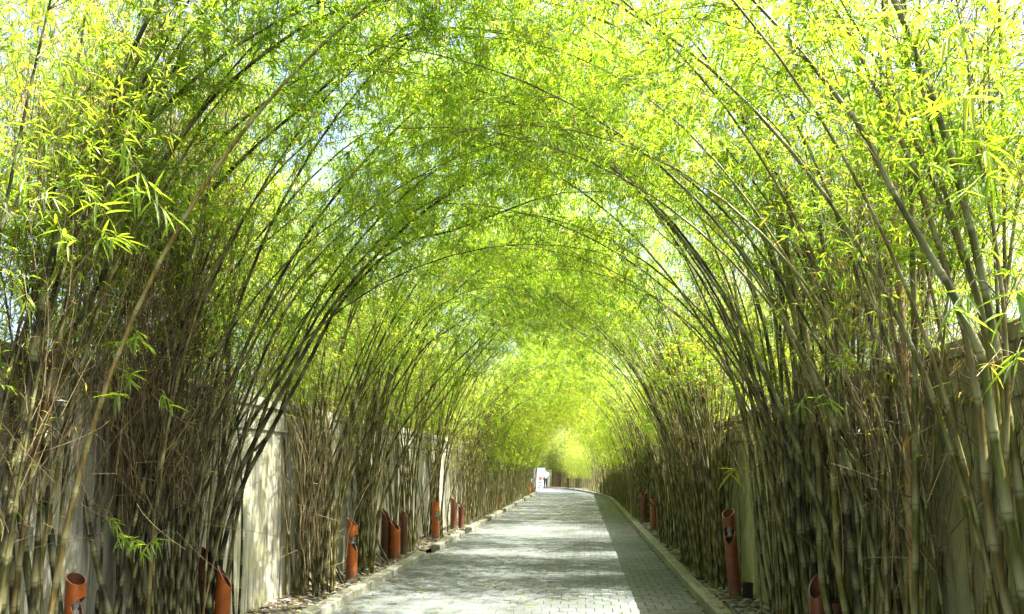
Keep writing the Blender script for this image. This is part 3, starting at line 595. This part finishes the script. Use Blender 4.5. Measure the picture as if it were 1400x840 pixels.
# ------------------------------------------------------------------ traced hero culms
def ray(px, py):
    d = CR @ np.array([(px - 700) / F, -(py - PPY) / F, -1.0]); return d
def on_plane(px, py, x0, y0, k):
    """point of the vertical plane y = y0 + k (x - x0)"""
    d = ray(px, py); # cam + t d ; y = y0 + k(x-x0)
    t = (y0 - k * x0) / (d[1] - k * d[0]); p = np.array([0, 0, CAMH]) + t * d; return p
HERO = [
 # clump, x0, y0, k, radius, material, pixels (from low to high), foliage s0, density
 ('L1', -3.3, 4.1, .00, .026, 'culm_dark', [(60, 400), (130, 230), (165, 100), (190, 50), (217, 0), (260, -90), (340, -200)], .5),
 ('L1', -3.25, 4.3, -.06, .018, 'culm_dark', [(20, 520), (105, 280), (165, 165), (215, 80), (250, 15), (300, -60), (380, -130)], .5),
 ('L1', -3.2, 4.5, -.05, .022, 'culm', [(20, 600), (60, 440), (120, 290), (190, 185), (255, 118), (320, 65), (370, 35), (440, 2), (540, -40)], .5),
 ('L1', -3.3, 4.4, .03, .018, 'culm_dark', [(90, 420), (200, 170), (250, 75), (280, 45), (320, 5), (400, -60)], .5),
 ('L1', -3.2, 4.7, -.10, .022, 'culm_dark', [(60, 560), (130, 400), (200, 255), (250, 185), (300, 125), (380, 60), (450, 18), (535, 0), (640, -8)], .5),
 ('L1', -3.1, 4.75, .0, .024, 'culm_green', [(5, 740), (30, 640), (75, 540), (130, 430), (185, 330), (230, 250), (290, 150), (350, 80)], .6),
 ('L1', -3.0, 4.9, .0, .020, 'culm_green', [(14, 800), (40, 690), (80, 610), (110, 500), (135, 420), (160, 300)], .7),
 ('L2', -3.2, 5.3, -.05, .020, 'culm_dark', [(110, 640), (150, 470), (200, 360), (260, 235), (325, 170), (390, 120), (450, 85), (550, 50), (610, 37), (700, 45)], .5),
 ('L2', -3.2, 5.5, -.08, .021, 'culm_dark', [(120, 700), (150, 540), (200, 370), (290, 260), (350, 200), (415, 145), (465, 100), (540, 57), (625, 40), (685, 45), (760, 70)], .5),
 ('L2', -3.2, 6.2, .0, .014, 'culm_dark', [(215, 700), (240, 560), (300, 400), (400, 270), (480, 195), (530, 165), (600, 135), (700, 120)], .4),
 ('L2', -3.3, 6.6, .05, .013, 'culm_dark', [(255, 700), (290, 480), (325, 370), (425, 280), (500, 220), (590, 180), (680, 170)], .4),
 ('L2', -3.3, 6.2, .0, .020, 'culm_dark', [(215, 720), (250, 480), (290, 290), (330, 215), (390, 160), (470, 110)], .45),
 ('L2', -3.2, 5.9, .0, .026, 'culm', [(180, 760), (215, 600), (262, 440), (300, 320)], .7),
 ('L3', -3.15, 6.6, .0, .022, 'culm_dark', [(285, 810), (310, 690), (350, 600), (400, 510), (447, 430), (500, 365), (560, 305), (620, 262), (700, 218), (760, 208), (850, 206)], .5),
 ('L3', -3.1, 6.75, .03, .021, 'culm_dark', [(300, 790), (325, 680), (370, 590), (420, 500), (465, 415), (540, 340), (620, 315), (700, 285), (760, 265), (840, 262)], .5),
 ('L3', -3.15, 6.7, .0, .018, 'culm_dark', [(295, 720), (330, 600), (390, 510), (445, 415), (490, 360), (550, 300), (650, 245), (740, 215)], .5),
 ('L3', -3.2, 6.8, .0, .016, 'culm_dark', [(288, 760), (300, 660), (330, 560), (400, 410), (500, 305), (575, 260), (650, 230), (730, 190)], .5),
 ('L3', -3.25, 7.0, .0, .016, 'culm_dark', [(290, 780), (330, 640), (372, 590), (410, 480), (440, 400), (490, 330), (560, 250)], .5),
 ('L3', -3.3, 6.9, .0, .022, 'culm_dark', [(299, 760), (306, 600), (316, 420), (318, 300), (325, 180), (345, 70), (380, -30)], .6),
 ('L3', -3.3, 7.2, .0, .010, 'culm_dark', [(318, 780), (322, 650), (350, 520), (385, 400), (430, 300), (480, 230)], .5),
 ('L4', -3.25, 9.4, .0, .014, 'culm_dark', [(405, 740), (446, 600), (507, 453), (543, 389), (571, 343), (620, 290)], .55),
 ('L4', -3.2, 9.7, .0, .014, 'culm_dark', [(425, 720), (470, 590), (530, 450), (560, 390), (600, 335), (660, 290)], .5),
 ('L4', -3.2, 10.2, .0, .014, 'culm_dark', [(440, 720), (486, 550), (550, 457), (586, 418), (640, 360), (720, 320)], .5),
 ('L4', -3.2, 10.3, .0, .016, 'culm_dark', [(450, 730), (500, 600), (571, 486), (621, 446), (686, 404), (757, 364), (800, 346), (860, 340)], .55),
 ('L4', -3.1, 9.6, .0, .015, 'culm', [(415, 760), (440, 640), (480, 530), (520, 440), (550, 370), (590, 310)], .6),
 ('L5', -3.2, 12, .0, .016, 'culm_dark', [(498, 740), (530, 620), (590, 530), (650, 470), (700, 420), (760, 395), (820, 392)], .5),
 ('L5', -3.2, 12.4, .0, .016, 'culm', [(508, 730), (560, 610), (632, 514), (682, 454), (721, 421), (775, 408), (830, 410)], .5),
 ('L5', -3.2, 12.6, .0, .015, 'culm', [(515, 720), (550, 620), (600, 540), (650, 480), (700, 440), (760, 420)], .5),
 ('L6', -3.2, 15, .0, .016, 'culm', [(572, 700), (610, 610), (664, 560), (707, 520), (739, 502), (800, 495)], .5),
 ('L7', -3.2, 18.2, .0, .016, 'culm', [(616, 680), (650, 610), (700, 560), (740, 540), (790, 532)], .5),
 ('R0', 1.8, 3.1, .05, .0235, 'culm_green', [(1375, 690), (1345, 500), (1305, 405), (1265, 340), (1220, 260), (1180, 180), (1135, 120), (1090, 65), (1030, 0), (940, -80)], .7),
 ('R0', 1.85, 3.3, .0, .021, 'culm_green', [(1358, 740), (1345, 600), (1325, 480), (1300, 390), (1275, 310), (1245, 220), (1200, 125), (1157, 40), (1125, -20), (1060, -120)], .6),
 ('R0', 1.85, 3.35, .0, .017, 'culm_green', [(1372, 700), (1368, 590), (1350, 460), (1320, 365), (1290, 280), (1255, 200), (1205, 95), (1152, 5), (1100, -80)], .6),
 ('R0', 1.9, 3.3, .0, .018, 'culm_green', [(1365, 620), (1350, 450), (1320, 350), (1290, 260), (1275, 175), (1255, 100), (1232, 0), (1210, -90)], .6),
 ('R0', 1.9, 3.2, .0, .014, 'culm_green', [(1385, 720), (1380, 560), (1372, 420), (1360, 320), (1335, 200), (1322, 80), (1300, -40)], .6),
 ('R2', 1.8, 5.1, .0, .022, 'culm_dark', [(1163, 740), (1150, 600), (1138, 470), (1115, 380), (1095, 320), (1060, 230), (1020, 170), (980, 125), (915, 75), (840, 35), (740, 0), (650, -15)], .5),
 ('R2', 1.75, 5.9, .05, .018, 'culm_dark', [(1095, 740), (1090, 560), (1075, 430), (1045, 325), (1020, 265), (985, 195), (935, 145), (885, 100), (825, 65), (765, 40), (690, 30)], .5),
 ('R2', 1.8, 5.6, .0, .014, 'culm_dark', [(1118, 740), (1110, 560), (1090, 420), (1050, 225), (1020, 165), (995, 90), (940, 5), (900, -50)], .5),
 ('R2', 1.8, 5.5, .0, .020, 'culm_green', [(1125, 800), (1118, 620), (1085, 430), (1060, 300), (1030, 160), (1000, 60), (960, -30)], .55),
 ('R2', 1.8, 5.2, .0, .020, 'culm_green', [(1150, 800), (1135, 600), (1105, 470), (1075, 330), (1055, 200), (1040, 90), (1020, -20)], .55),
 ('R3', 1.75, 6.9, .0, .015, 'culm_dark', [(1060, 740), (1060, 600), (1050, 470), (1025, 390), (1000, 345), (950, 270), (900, 200), (865, 165), (815, 122), (775, 95), (700, 80)], .5),
 ('R3', 1.8, 7.6, .0, .013, 'culm_dark', [(1038, 740), (1030, 620), (1010, 540), (985, 470), (955, 400), (920, 330), (870, 270), (800, 230)], .5),
 ('R3', 1.8, 7.3, .0, .016, 'culm', [(1048, 760), (1040, 640), (1022, 520), (998, 420), (975, 350), (950, 290), (900, 220)], .5),
 ('R4', 1.75, 10, .0, .014, 'culm_dark', [(975, 700), (962, 600), (940, 520), (915, 440), (880, 380), (830, 330), (770, 300)], .45),
 ('R4', 1.75, 10.6, .0, .014, 'culm_dark', [(965, 700), (945, 600), (920, 520), (890, 460), (850, 410), (790, 375)], .45),
 ('R5', 1.75, 12.6, .0, .015, 'culm_dark', [(936, 700), (920, 640), (905, 585), (885, 540), (855, 485), (820, 440), (770, 410)], .45),
 ('R5', 1.75, 13.4, .0, .015, 'culm', [(928, 700), (912, 620), (890, 550), (860, 500), (820, 465), (780, 455)], .45),
 ('R6', 1.75, 16, .0, .015, 'culm', [(908, 690), (890, 620), (865, 560), (830, 520), (790, 500)], .45),
]
rh = np.random.RandomState(99)
for key, x0, y0, k, r0, mt, pix, s0 in HERO:
    root = near_clumps[key]; P = [on_plane(a, b, x0, y0, k) for a, b in pix]
    if P[0][2] > .25:
        f = P[0]; P = [np.array([x0 if abs(x0 - f[0]) < .5 else f[0] * .5 + x0 * .5, y0, .045])] + P
    P = np.array(P); base = P[0].copy(); base[2] = .04
    loc = P - base
    v, q, t, nd = culm_mesh('culm', loc, r0 * (1.12 if key != 'R0' else .95), None, sides=9, rng=rh)
    o = link('culm', mesh_np('culm', v, q, M[mt], {'tint': t, 'node': nd}, smooth=True), root, Vector(base) - root.location)
    res = foliage(loc, rh, s0=s0, step=.26, nb=3, blen=.8, tw=13, nl=7, ll=.078, lw=.0103, tbase=.37, tvar=.3, dead=.01, lift=.45)
    if res:
        tw, lf = res
        c = link('twigs', mesh_np('twigs', tw[0], tw[1], M['twig'], {'tint': tw[2]}), o); c['kind'] = 'stuff'
        c = link('foliage', mesh_np('foliage', lf[0], lf[1], M['leaf'], {'tint': lf[2]}), o); c['kind'] = 'stuff'
# dead hanging branches inside the thickets
def strands(key, n, xr_, yr_, zr_, lr, lean=.15, rad=.0022, mat='dead', bias=.0):
    root = near_clumps[key]; m = n
    p0 = np.stack([rh.uniform(*xr_, m), rh.uniform(*yr_, m), rh.uniform(*zr_, m)], 1)
    D = norm(rh.normal(size=(m, 3)) * np.array([lean, lean, 0]) + np.array([bias, 0, 1.])); flip = rh.rand(m) < .3; D[flip] = norm(D[flip] * np.array([1, 1, .25]) + rh.normal(size=(flip.sum(), 3)) * .5)
    L = rh.uniform(*lr, m) * np.where(flip, .4, 1); u = np.linspace(0, 1, 5); bend = rh.normal(size=(m, 3)) * np.array([.22, .22, .05])
    P = p0[:, None] + D[:, None] * (L[:, None] * u)[..., None] + bend[:, None] * (L[:, None] * u ** 2)[..., None]
    v, q, t = tubes(P, rad * rh.uniform(.6, 1.7, m), rh)
    c = link('dead_branches', mesh_np('dead_branches', v - np.array(root.location), q, M[mat], {'tint': np.clip(t * .95, 0, 1)}), root); c['kind'] = 'stuff'
strands('L2', 1300, (-3.62, -3.05), (5.15, 6.4), (1.1, 4.4), (.6, 1.7), bias=.12)
strands('L1', 450, (-3.5, -2.8), (3.9, 4.9), (1.2, 3.6), (.5, 1.4), bias=.12)
strands('L4', 320, (-3.55, -3.1), (8.8, 10.1), (.3, 2.6), (.5, 1.2), rad=.003, mat='straw')
strands('L5', 160, (-3.55, -3.1), (11.2, 12.6), (.9, 2.8), (.5, 1.2), rad=.003)
strands('R1', 300, (1.5, 2.0), (4.0, 4.9), (.9, 3.2), (.4, 1.2))
strands('R2', 160, (1.4, 2.0), (5.0, 6.4), (.8, 3.4), (.5, 1.3))
strands('R3', 120, (1.4, 2.0), (6.4, 8), (.8, 3.2), (.5, 1.3))
strands('R4', 120, (1.4, 2.0), (10, 12), (.8, 3.2), (.5, 1.3), rad=.003)

# tan dry pole
P = [on_plane(a, b, 1.86, 4.35, 0) for a, b in [(1246, 760), (1243, 640), (1236, 480), (1228, 360), (1222, 250), (1217, 150), (1213, 30), (1210, -40)]]
P = np.array([np.array([P[0][0] + .02, 4.35, .03])] + P); base = P[0].copy()
v, q, t, nd = culm_mesh('pole', P - base, .021, None, sides=10, rng=rh, tip=.85, node=.42)
pole = link('bamboo_pole', mesh_np('bamboo_pole', v, q, M['culm_tan'], {'tint': t, 'node': nd}, smooth=True), None, base)
tag(pole, 'thick tan dry bamboo pole standing upright among the green culms on the right', 'bamboo pole')

# ------------------------------------------------------------------ lamps
def lamp_mesh(H, Rr, top_sl, top_dir, hole=None, mat=None, rings=(.35, .72)):
    n = 32; th = np.arange(n) / n * 2 * math.pi
    top = H - top_sl * (.5 - .5 * np.cos(th - top_dir + math.pi)) if top_sl else np.full(n, H)
    V, Fo, Fi, Fr = [], [], [], []; rows = []
    def profile(z): # bamboo node bulges
        return Rr * (1 + .035 * sum(math.exp(-((z - H * q) / .012) ** 2) for q in rings) - .02 * z / H)
    def column(i, za, zb, m, rad_in):
        idx = []
        for a in range(m + 1):
            z = za + (zb - za) * a / m; r = profile(z) - rad_in
            V.append((r * math.cos(th[i]), r * math.sin(th[i]), z)); idx.append(len(V) - 1)
        return idx
    def band(zlo, zhi, m):
        outer = [column(i, zlo[i], zhi[i], m, 0) for i in range(n)]; inner = [column(i, zlo[i], zhi[i], m, Rr * .14) for i in range(n)]
        for i in range(n):
            j = (i + 1) % n
            for a in range(m):
                Fo.append((outer[i][a], outer[j][a], outer[j][a + 1], outer[i][a + 1])); Fi.append((inner[j][a], inner[i][a], inner[i][a + 1], inner[j][a + 1]))
            Fr.append((outer[i][m], outer[j][m], inner[j][m], inner[i][m])); Fr.append((outer[j][0], outer[i][0], inner[i][0], inner[j][0]))
    if hole:
        zc, hl, hu, w_, phi = hole
        d = np.abs((th - phi + math.pi) % (2 * math.pi) - math.pi); c = np.where(d < w_, np.cos(d / w_ * math.pi / 2), 0)
        band(np.zeros(n), zc - hl * c - .0005, 9); band(zc + hu * c + .0005, top, 6)
    else: band(np.zeros(n), top, 14)
    return np.array(V), Fo, Fi, Fr
def lamp(x, y, H, Rr, label, mat, top_sl=.1, top_dir=0, hole=None, lean=(0, 0), rz=0, bulb=False):
    root = empty('garden_lamp', (x, y, .05), rz); root.rotation_euler = (lean[0], lean[1], rz); tag(root, label, 'lamp', 'bamboo shaped clay lamps along the lane')
    V, Fo, Fi, Fr = lamp_mesh(H, Rr, top_sl, top_dir, hole)
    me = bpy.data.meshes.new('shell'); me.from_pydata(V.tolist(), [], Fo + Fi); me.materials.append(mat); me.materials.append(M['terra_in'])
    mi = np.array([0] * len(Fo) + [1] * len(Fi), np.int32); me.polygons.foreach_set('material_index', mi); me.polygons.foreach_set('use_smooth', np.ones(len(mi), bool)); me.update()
    link('shell', me, root)
    me = bpy.data.meshes.new('rim'); me.from_pydata(V.tolist(), [], Fr); me.materials.append(M['rim'] if bulb is not None else mat); me.update(); link('rim', me, root)
    if hole:
        b = MB(); zc = hole[0] - hole[1] * .4
        n = 12; th = np.arange(n) / n * 6.283; pts = []
        for z, r in ((0, .4), (.02, .45), (.035, .25), (.05, .42), (.085, .46), (.11, .3), (.12, .02)):
            pts += [(Rr * r * math.cos(t), Rr * r * math.sin(t), zc + z) for t in th]
        Fs = [(a * n + i, a * n + (i + 1) % n, (a + 1) * n + (i + 1) % n, (a + 1) * n + i) for a in range(6) for i in range(n)]
        b.add(pts, Fs); link('bulb', b.mesh('bulb', M['glass'], True), root)
        b = MB(); pts = [(Rr * .85 * math.cos(t), Rr * .85 * math.sin(t), zc - .012) for t in th] + [(Rr * .85 * math.cos(t), Rr * .85 * math.sin(t), zc) for t in th]
        b.add(pts, [(i, (i + 1) % n, n + (i + 1) % n, n + i) for i in range(n)] + [tuple(range(n, 2 * n))]); link('socket_plate', b.mesh('socket_plate', M['black']), root)
    return root
TO, TD = M['terra'], M['terra_dark']
PI = math.pi
HOLE = (.56, .18, .06, 1.9, 0.0)
lamp(-3.30, 4.83, .86, .063, 'nearest left lamp, dark orange clay tube with slanted open top against the shaded wall', TO, .07, -.5, (.66, .16, .05, 1.5, .1) )
lamp(-3.42, 6.8, .83, .068, 'tall dark brown tube lamp behind leaning culms before the bright wall', TD, .14, -.3, None)
lamp(-3.2, 6.68, .68, .068, 'shorter orange tube lamp with dark sliced opening in front of the bright wall', TO, .19, .2, None, lean=(0, .05))
lamp(-3.22, 10.64, .86, .080, 'bright orange lamp with a carved notch and narrow neck on the white pebbles', TO, .13, .1, HOLE)
lamp(-3.33, 12.95, .86, .085, 'left and tallest tube of the three dark red lamps', TD, .22, -.1, None)
lamp(-3.16, 12.9, .66, .085, 'front middle and shortest tube of the three dark red lamps', TO, .16, -.2, None)
lamp(-3.15, 13.5, .84, .060, 'right slim tube of the three dark red lamps', TD, .16, .1, None)
lamp(-3.17, 16.54, .86, .080, 'slim vivid orange notched lamp beyond the first kerb gap beside a bare wall strip', TO, .10, .1, HOLE)
lamp(-3.22, 19.2, .82, .085, 'taller left tube of the dark maroon lamp pair', TD, .16, .2, None)
lamp(-3.06, 19.4, .62, .075, 'shorter right tube of the dark maroon lamp pair', TD, .12, -.2, None)
lamp(-3.18, 26.94, .88, .10, 'left tube of the distant dark lamps close behind a kerb gap', TD, .12, .2, None)
lamp(-3.0, 27.4, .72, .08, 'right lower tube of the distant dark lamps close behind a kerb gap', TD, .12, .2, None)
lamp(-3.22, 35.3, .86, .11, 'far dark lamp under the low dark green foliage on the left', TD, .12, .2, None)
lamp(-3.02, 43.4, .86, .13, 'farthest left lamp, orange, near the end of the lane', TO, .12, .2, HOLE)
lamp(1.79, 9.48, 1.06, .075, 'tall leaning dark red lamp with two oval openings on the right bed', M['terra_dark2'] if 'terra_dark2' in M else plain("terracotta_red", (.13, .033, .009), .4, .4, .3), .10, -2.2, (.80, .16, .05, 1.3, -2.0), lean=(.0, -.06))
lamp(1.665, 5.75, .80, .070, 'slant topped red tube lamp at the bottom right, open ellipse facing the lane', plain("terracotta_red_near", (.13, .033, .009), .4, .4, .3), .17, -2.4, None)
lamp(1.78, 5.72, .60, .065, 'short flat topped dark tube just right of the slant topped red lamp', TD, 0, 0, None)
lamp(1.74, 19.3, .84, .10, 'knob topped red lamp at the edge of the dense right bamboo', plain("terracotta_red_mid", (.17, .048, .014), .45, .4, .3), .06, -2.4, (.66, .05, .04, 2.2, -2.0))
lamp(1.86, 19.2, .66, .09, 'plain red tube tucked right behind the knob topped lamp', TD, .04, -2.4, None)
lamp(1.7, 22.0, .90, .085, 'dull red lamp behind culms left of the knob topped lamp', M['terra_dark'], .14, -2.4, None)
lamp(1.66, 28.0, .92, .10, 'taller of the two far dark lamps on the right', TD, .14, -2.4, None)
lamp(1.7, 25.9, .60, .08, 'shorter of the two far dark lamps on the right', TD, .1, -2.4, None)
# black spotlight box beside the leaning lamp
b = MB(); b.cbox(-.045, .045, -.04, .04, 0, .20, .006); bx = link('light_box', b.mesh('light_box', M['black']), None, (1.92, 9.45, .05), (0, .08, .3))
tag(bx, 'small black metal box standing beside the tall leaning lamp', 'box')

# ------------------------------------------------------------------ close sprays of large leaves (each leaf picked apart)
def big_leaf():
    prof = [(0, .06), (.08, .55), (.25, .95), (.45, 1), (.7, .7), (.88, .32), (1, 0)]
    V, Fs = [], []
    for u, w_ in prof: V += [(u, -.5 * w_, .12 * w_ - .35 * u * u), (u, 0, -.35 * u * u), (u, .5 * w_, .12 * w_ - .35 * u * u)]
    V = [(x, y * .105, z * .35) for x, y, z in V]
    for a in range(len(prof) - 1):
        for c in (0, 1): Fs.append((a * 3 + c, a * 3 + c + 1, a * 3 + c + 4, a * 3 + c + 3))
    return np.array(V), Fs
bv, bf = big_leaf(); BL = []
for nm, t in (('a', .62), ('b', .35), ('c', .15), ('d', .80), ('e', .93)):
    BL.append(mesh_np('leaf', bv, np.array(bf), M['leaf'], {'tint': np.full(len(bv), t)}, smooth=True))
rl2 = np.random.RandomState(3)
def spray(key, px, py, d, ex, ey, ed, n, ll, kinds, down=.4):
    """twig from pixel-ray point at depth d to point at depth ed, with a fan of leaves at its end half"""
    root = near_clumps[key]; a = on_plane(px, py, 0, d, 0); e = on_plane(ex, ey, 0, ed, 0); a, e = np.array(a), np.array(e)
    mid = (a + e) / 2 + np.array([0, 0, .08]); P = np.stack([a, a * .5 + mid * .5 + [0, 0, .02], mid, e])[None] - a
    v, q, t = tubes(P, np.array([.003]), rl2, 5)
    tw = link('twig', mesh_np('twig', v, q, M['twig'], {'tint': t}), root, Vector(a) - root.location)
    D = norm(e - a)
    for i in range(n):
        u = rl2.uniform(.45, 1.0); p = a + (e - a) * u + np.array([0, 0, .08 * 4 * u * (1 - u) * .5]) - a
        dd = Vector(norm(D * .7 + rl2.normal(size=3) * np.array([.75, .45, .5]) + np.array([0, 0, -down])))
        rot = dd.to_track_quat('X', 'Z').to_euler(); s = ll * rl2.uniform(.65, 1.15)
        o = link('leaf', BL[kinds[rl2.randint(len(kinds))]], tw, p, rot, (s, s, s))
SPR = [('L2', 160, 440, 5.2, 195, 470, 4.3, 20, .16, (1, 0)), ('L2', 140, 560, 5.2, 165, 540, 4.3, 16, .15, (1, 1, 0)), ('L2', 210, 540, 5.2, 235, 560, 4.6, 10, .15, (1,)), ('L1', 110, 340, 4.4, 175, 330, 3.6, 20, .16, (0, 1)), ('L1', 60, 300, 4.2, 95, 340, 3.4, 16, .16, (0, 1)), ('R2', 1120, 540, 5.3, 1090, 560, 4.9, 8, .15, (1, 2)), ('R0', 1330, 170, 3.3, 1350, 215, 2.9, 14, .15, (0, 3)), ('L1', 120, 180, 4.2, 215, 265, 3.5, 18, .15, (0, 1, 1)), ('L1', 60, 210, 4.2, 150, 300, 3.5, 18, .15, (0, 1)), ('L1', 130, 240, 4.2, 240, 300, 3.5, 20, .15, (0, 1, 1)), ('L1', 20, 170, 4.2, 35, 245, 3.4, 14, .15, (0, 1)),
       ('L1', 200, 130, 4.2, 165, 205, 3.6, 14, .14, (0, 1)), ('L2', 120, 480, 5.2, 175, 470, 4.4, 16, .14, (1, 1, 0)), ('L2', 150, 540, 5.2, 185, 510, 4.4, 16, .14, (1, 0)), ('L2', 60, 520, 5.2, 150, 550, 4.5, 13, .14, (1, 1, 2)),
       ('L2', 120, 740, 5.0, 200, 745, 4.6, 30, .13, (1, 0, 1)), ('L2', 130, 700, 5.0, 170, 735, 4.7, 16, .12, (1, 0)), ('L2', 240, 730, 5.4, 190, 760, 4.6, 14, .13, (0, 1)), ('L2', 70, 640, 5.0, 105, 650, 4.6, 6, .17, (1, 1)),
       ('R0', 1370, 130, 3.3, 1305, 140, 2.7, 10, .15, (3, 0)), ('R0', 1400, 240, 3.3, 1310, 270, 2.7, 15, .15, (2, 1)), ('R0', 1360, 400, 3.3, 1300, 425, 2.7, 10, .16, (2, 2, 1)), ('R0', 1410, 400, 3.2, 1375, 430, 2.7, 9, .18, (2, 1)),
       ('R0', 1400, 500, 3.2, 1335, 515, 2.8, 8, .09, (4, 4, 3)), ('R0', 1410, 490, 3.2, 1385, 500, 2.7, 8, .16, (2, 1)), ('R0', 1260, 20, 3.3, 1180, 45, 2.9, 14, .14, (0, 1)), ('R0', 1340, 40, 3.3, 1290, 60, 2.8, 14, .14, (0, 3)),
       ('R3', 1045, 640, 7.4, 990, 650, 7.0, 7, .26, (4, 3)), ('R1', 1120, 540, 4.9, 1140, 560, 4.3, 7, .15, (1, 2))]
for s_ in SPR: spray(*s_)

# ------------------------------------------------------------------ far end: white wall, person, banded post
b = MB(); b.box(-7.5, -2.95, 60.9, 61.1, -.05, 1.55); ww = link('white_wall', b.mesh('white_wall', M['white']))
tag(ww, 'bright white wall glimpsed at the far left end of the lane', 'wall')
b = MB(); b.box(-2.6, 9.5, 64.6, 64.75, -.05, 1.7); fw = link('hedge_backing', b.mesh('hedge_backing', plain('brown_backing', (.17, .10, .055), .9, .1)))  # added backing: supplies the dark between hedge trunks, hides pale sunlit ground
tag(fw, 'added brown backing behind the far hedge, standing in for the dark between trunks', 'wall')
def person(x, y):
    root = empty('person', (x, y, 0), .4); root.scale = (.86, .86, .86); tag(root, 'distant person in a white shirt and dark trousers standing before the white wall', 'person')
    def skin(name, verts, edges, radii, mat, rootv=0):
        me = bpy.data.meshes.new(name); me.from_pydata(verts, edges, []); me.materials.append(mat); o = link(name, me, root)
        md = o.modifiers.new('skin', 'SKIN'); md.use_smooth_shade = True; sv_ = me.skin_vertices[0].data
        for i, r in enumerate(radii): sv_[i].radius = r if isinstance(r, tuple) else (r, r)
        sv_[rootv].use_root = True; sb = o.modifiers.new('sub', 'SUBSURF'); sb.levels = sb.render_levels = 2; return o
    skin('body', [(0, 0, .93), (0, 0, 1.15), (0, 0, 1.35), (0, 0, 1.45), (0, 0, 1.55), (0, .01, 1.66), (.1, 0, .86), (.11, .03, .48), (.11, 0, .08), (.11, .14, .04), (-.1, 0, .86), (-.11, -.02, .48), (-.12, -.05, .08), (-.12, .09, .04),
                  (.19, 0, 1.38), (.25, 0, 1.1), (.24, .08, .85), (.24, .10, .74), (-.19, 0, 1.38), (-.25, 0, 1.1), (-.22, .08, .86), (-.22, .1, .75)],
         [(0, 1), (1, 2), (2, 3), (3, 4), (4, 5), (0, 6), (6, 7), (7, 8), (8, 9), (0, 10), (10, 11), (11, 12), (12, 13), (2, 14), (14, 15), (15, 16), (16, 17), (2, 18), (18, 19), (19, 20), (20, 21)],
         [(.14, .1), (.13, .09), (.15, .1), .05, .075, .07, .085, .055, .035, .035, .085, .055, .035, .035, .055, .04, .032, .03, .055, .04, .032, .03], M['skin'])
    skin('shirt', [(0, 0, .9), (0, 0, 1.15), (0, 0, 1.38), (.2, 0, 1.38), (.255, 0, 1.14), (-.2, 0, 1.38), (-.255, 0, 1.14)], [(0, 1), (1, 2), (2, 3), (3, 4), (2, 5), (5, 6)], [(.165, .12), (.155, .11), (.165, .115), .07, .06, .07, .06], M['cloth_white'])
    skin('trousers', [(0, 0, .93), (.1, 0, .85), (.11, .03, .48), (.11, 0, .12), (-.1, 0, .85), (-.11, -.02, .48), (-.12, -.05, .12)], [(0, 1), (1, 2), (2, 3), (0, 4), (4, 5), (5, 6)], [(.16, .12), .1, .075, .06, .1, .075, .06], M['cloth_dark'])
    skin('hair', [(0, -.02, 1.62), (0, -.01, 1.72)], [(0, 1)], [.082, .07], M['hair'])
person(-2.75, 57.5)
post = empty('banded_post', (-2.95, 54.5, 0)); post.scale = (.8, .8, .8); tag(post, 'short red and white banded post at the left kerb far down the lane', 'post')
for nm, z0, z1, mt in (('white_band', 0, .35, 'white'), ('black_band', .35, .42, 'black'), ('white_band', .42, .62, 'white'), ('red_band', .62, .72, 'red'), ('white_band', .72, .84, 'white'), ('red_band', .84, 1.15, 'red')):
    b = MB(); n = 14; th = np.arange(n) / n * 6.283; r_ = .13
    b.add([(r_ * math.cos(t), r_ * math.sin(t), z) for z in (z0, z1 - .002) for t in th], [(i, (i + 1) % n, n + (i + 1) % n, n + i) for i in range(n)] + [tuple(range(n, 2 * n))]); link(nm, b.mesh(nm, M[mt], False), post)
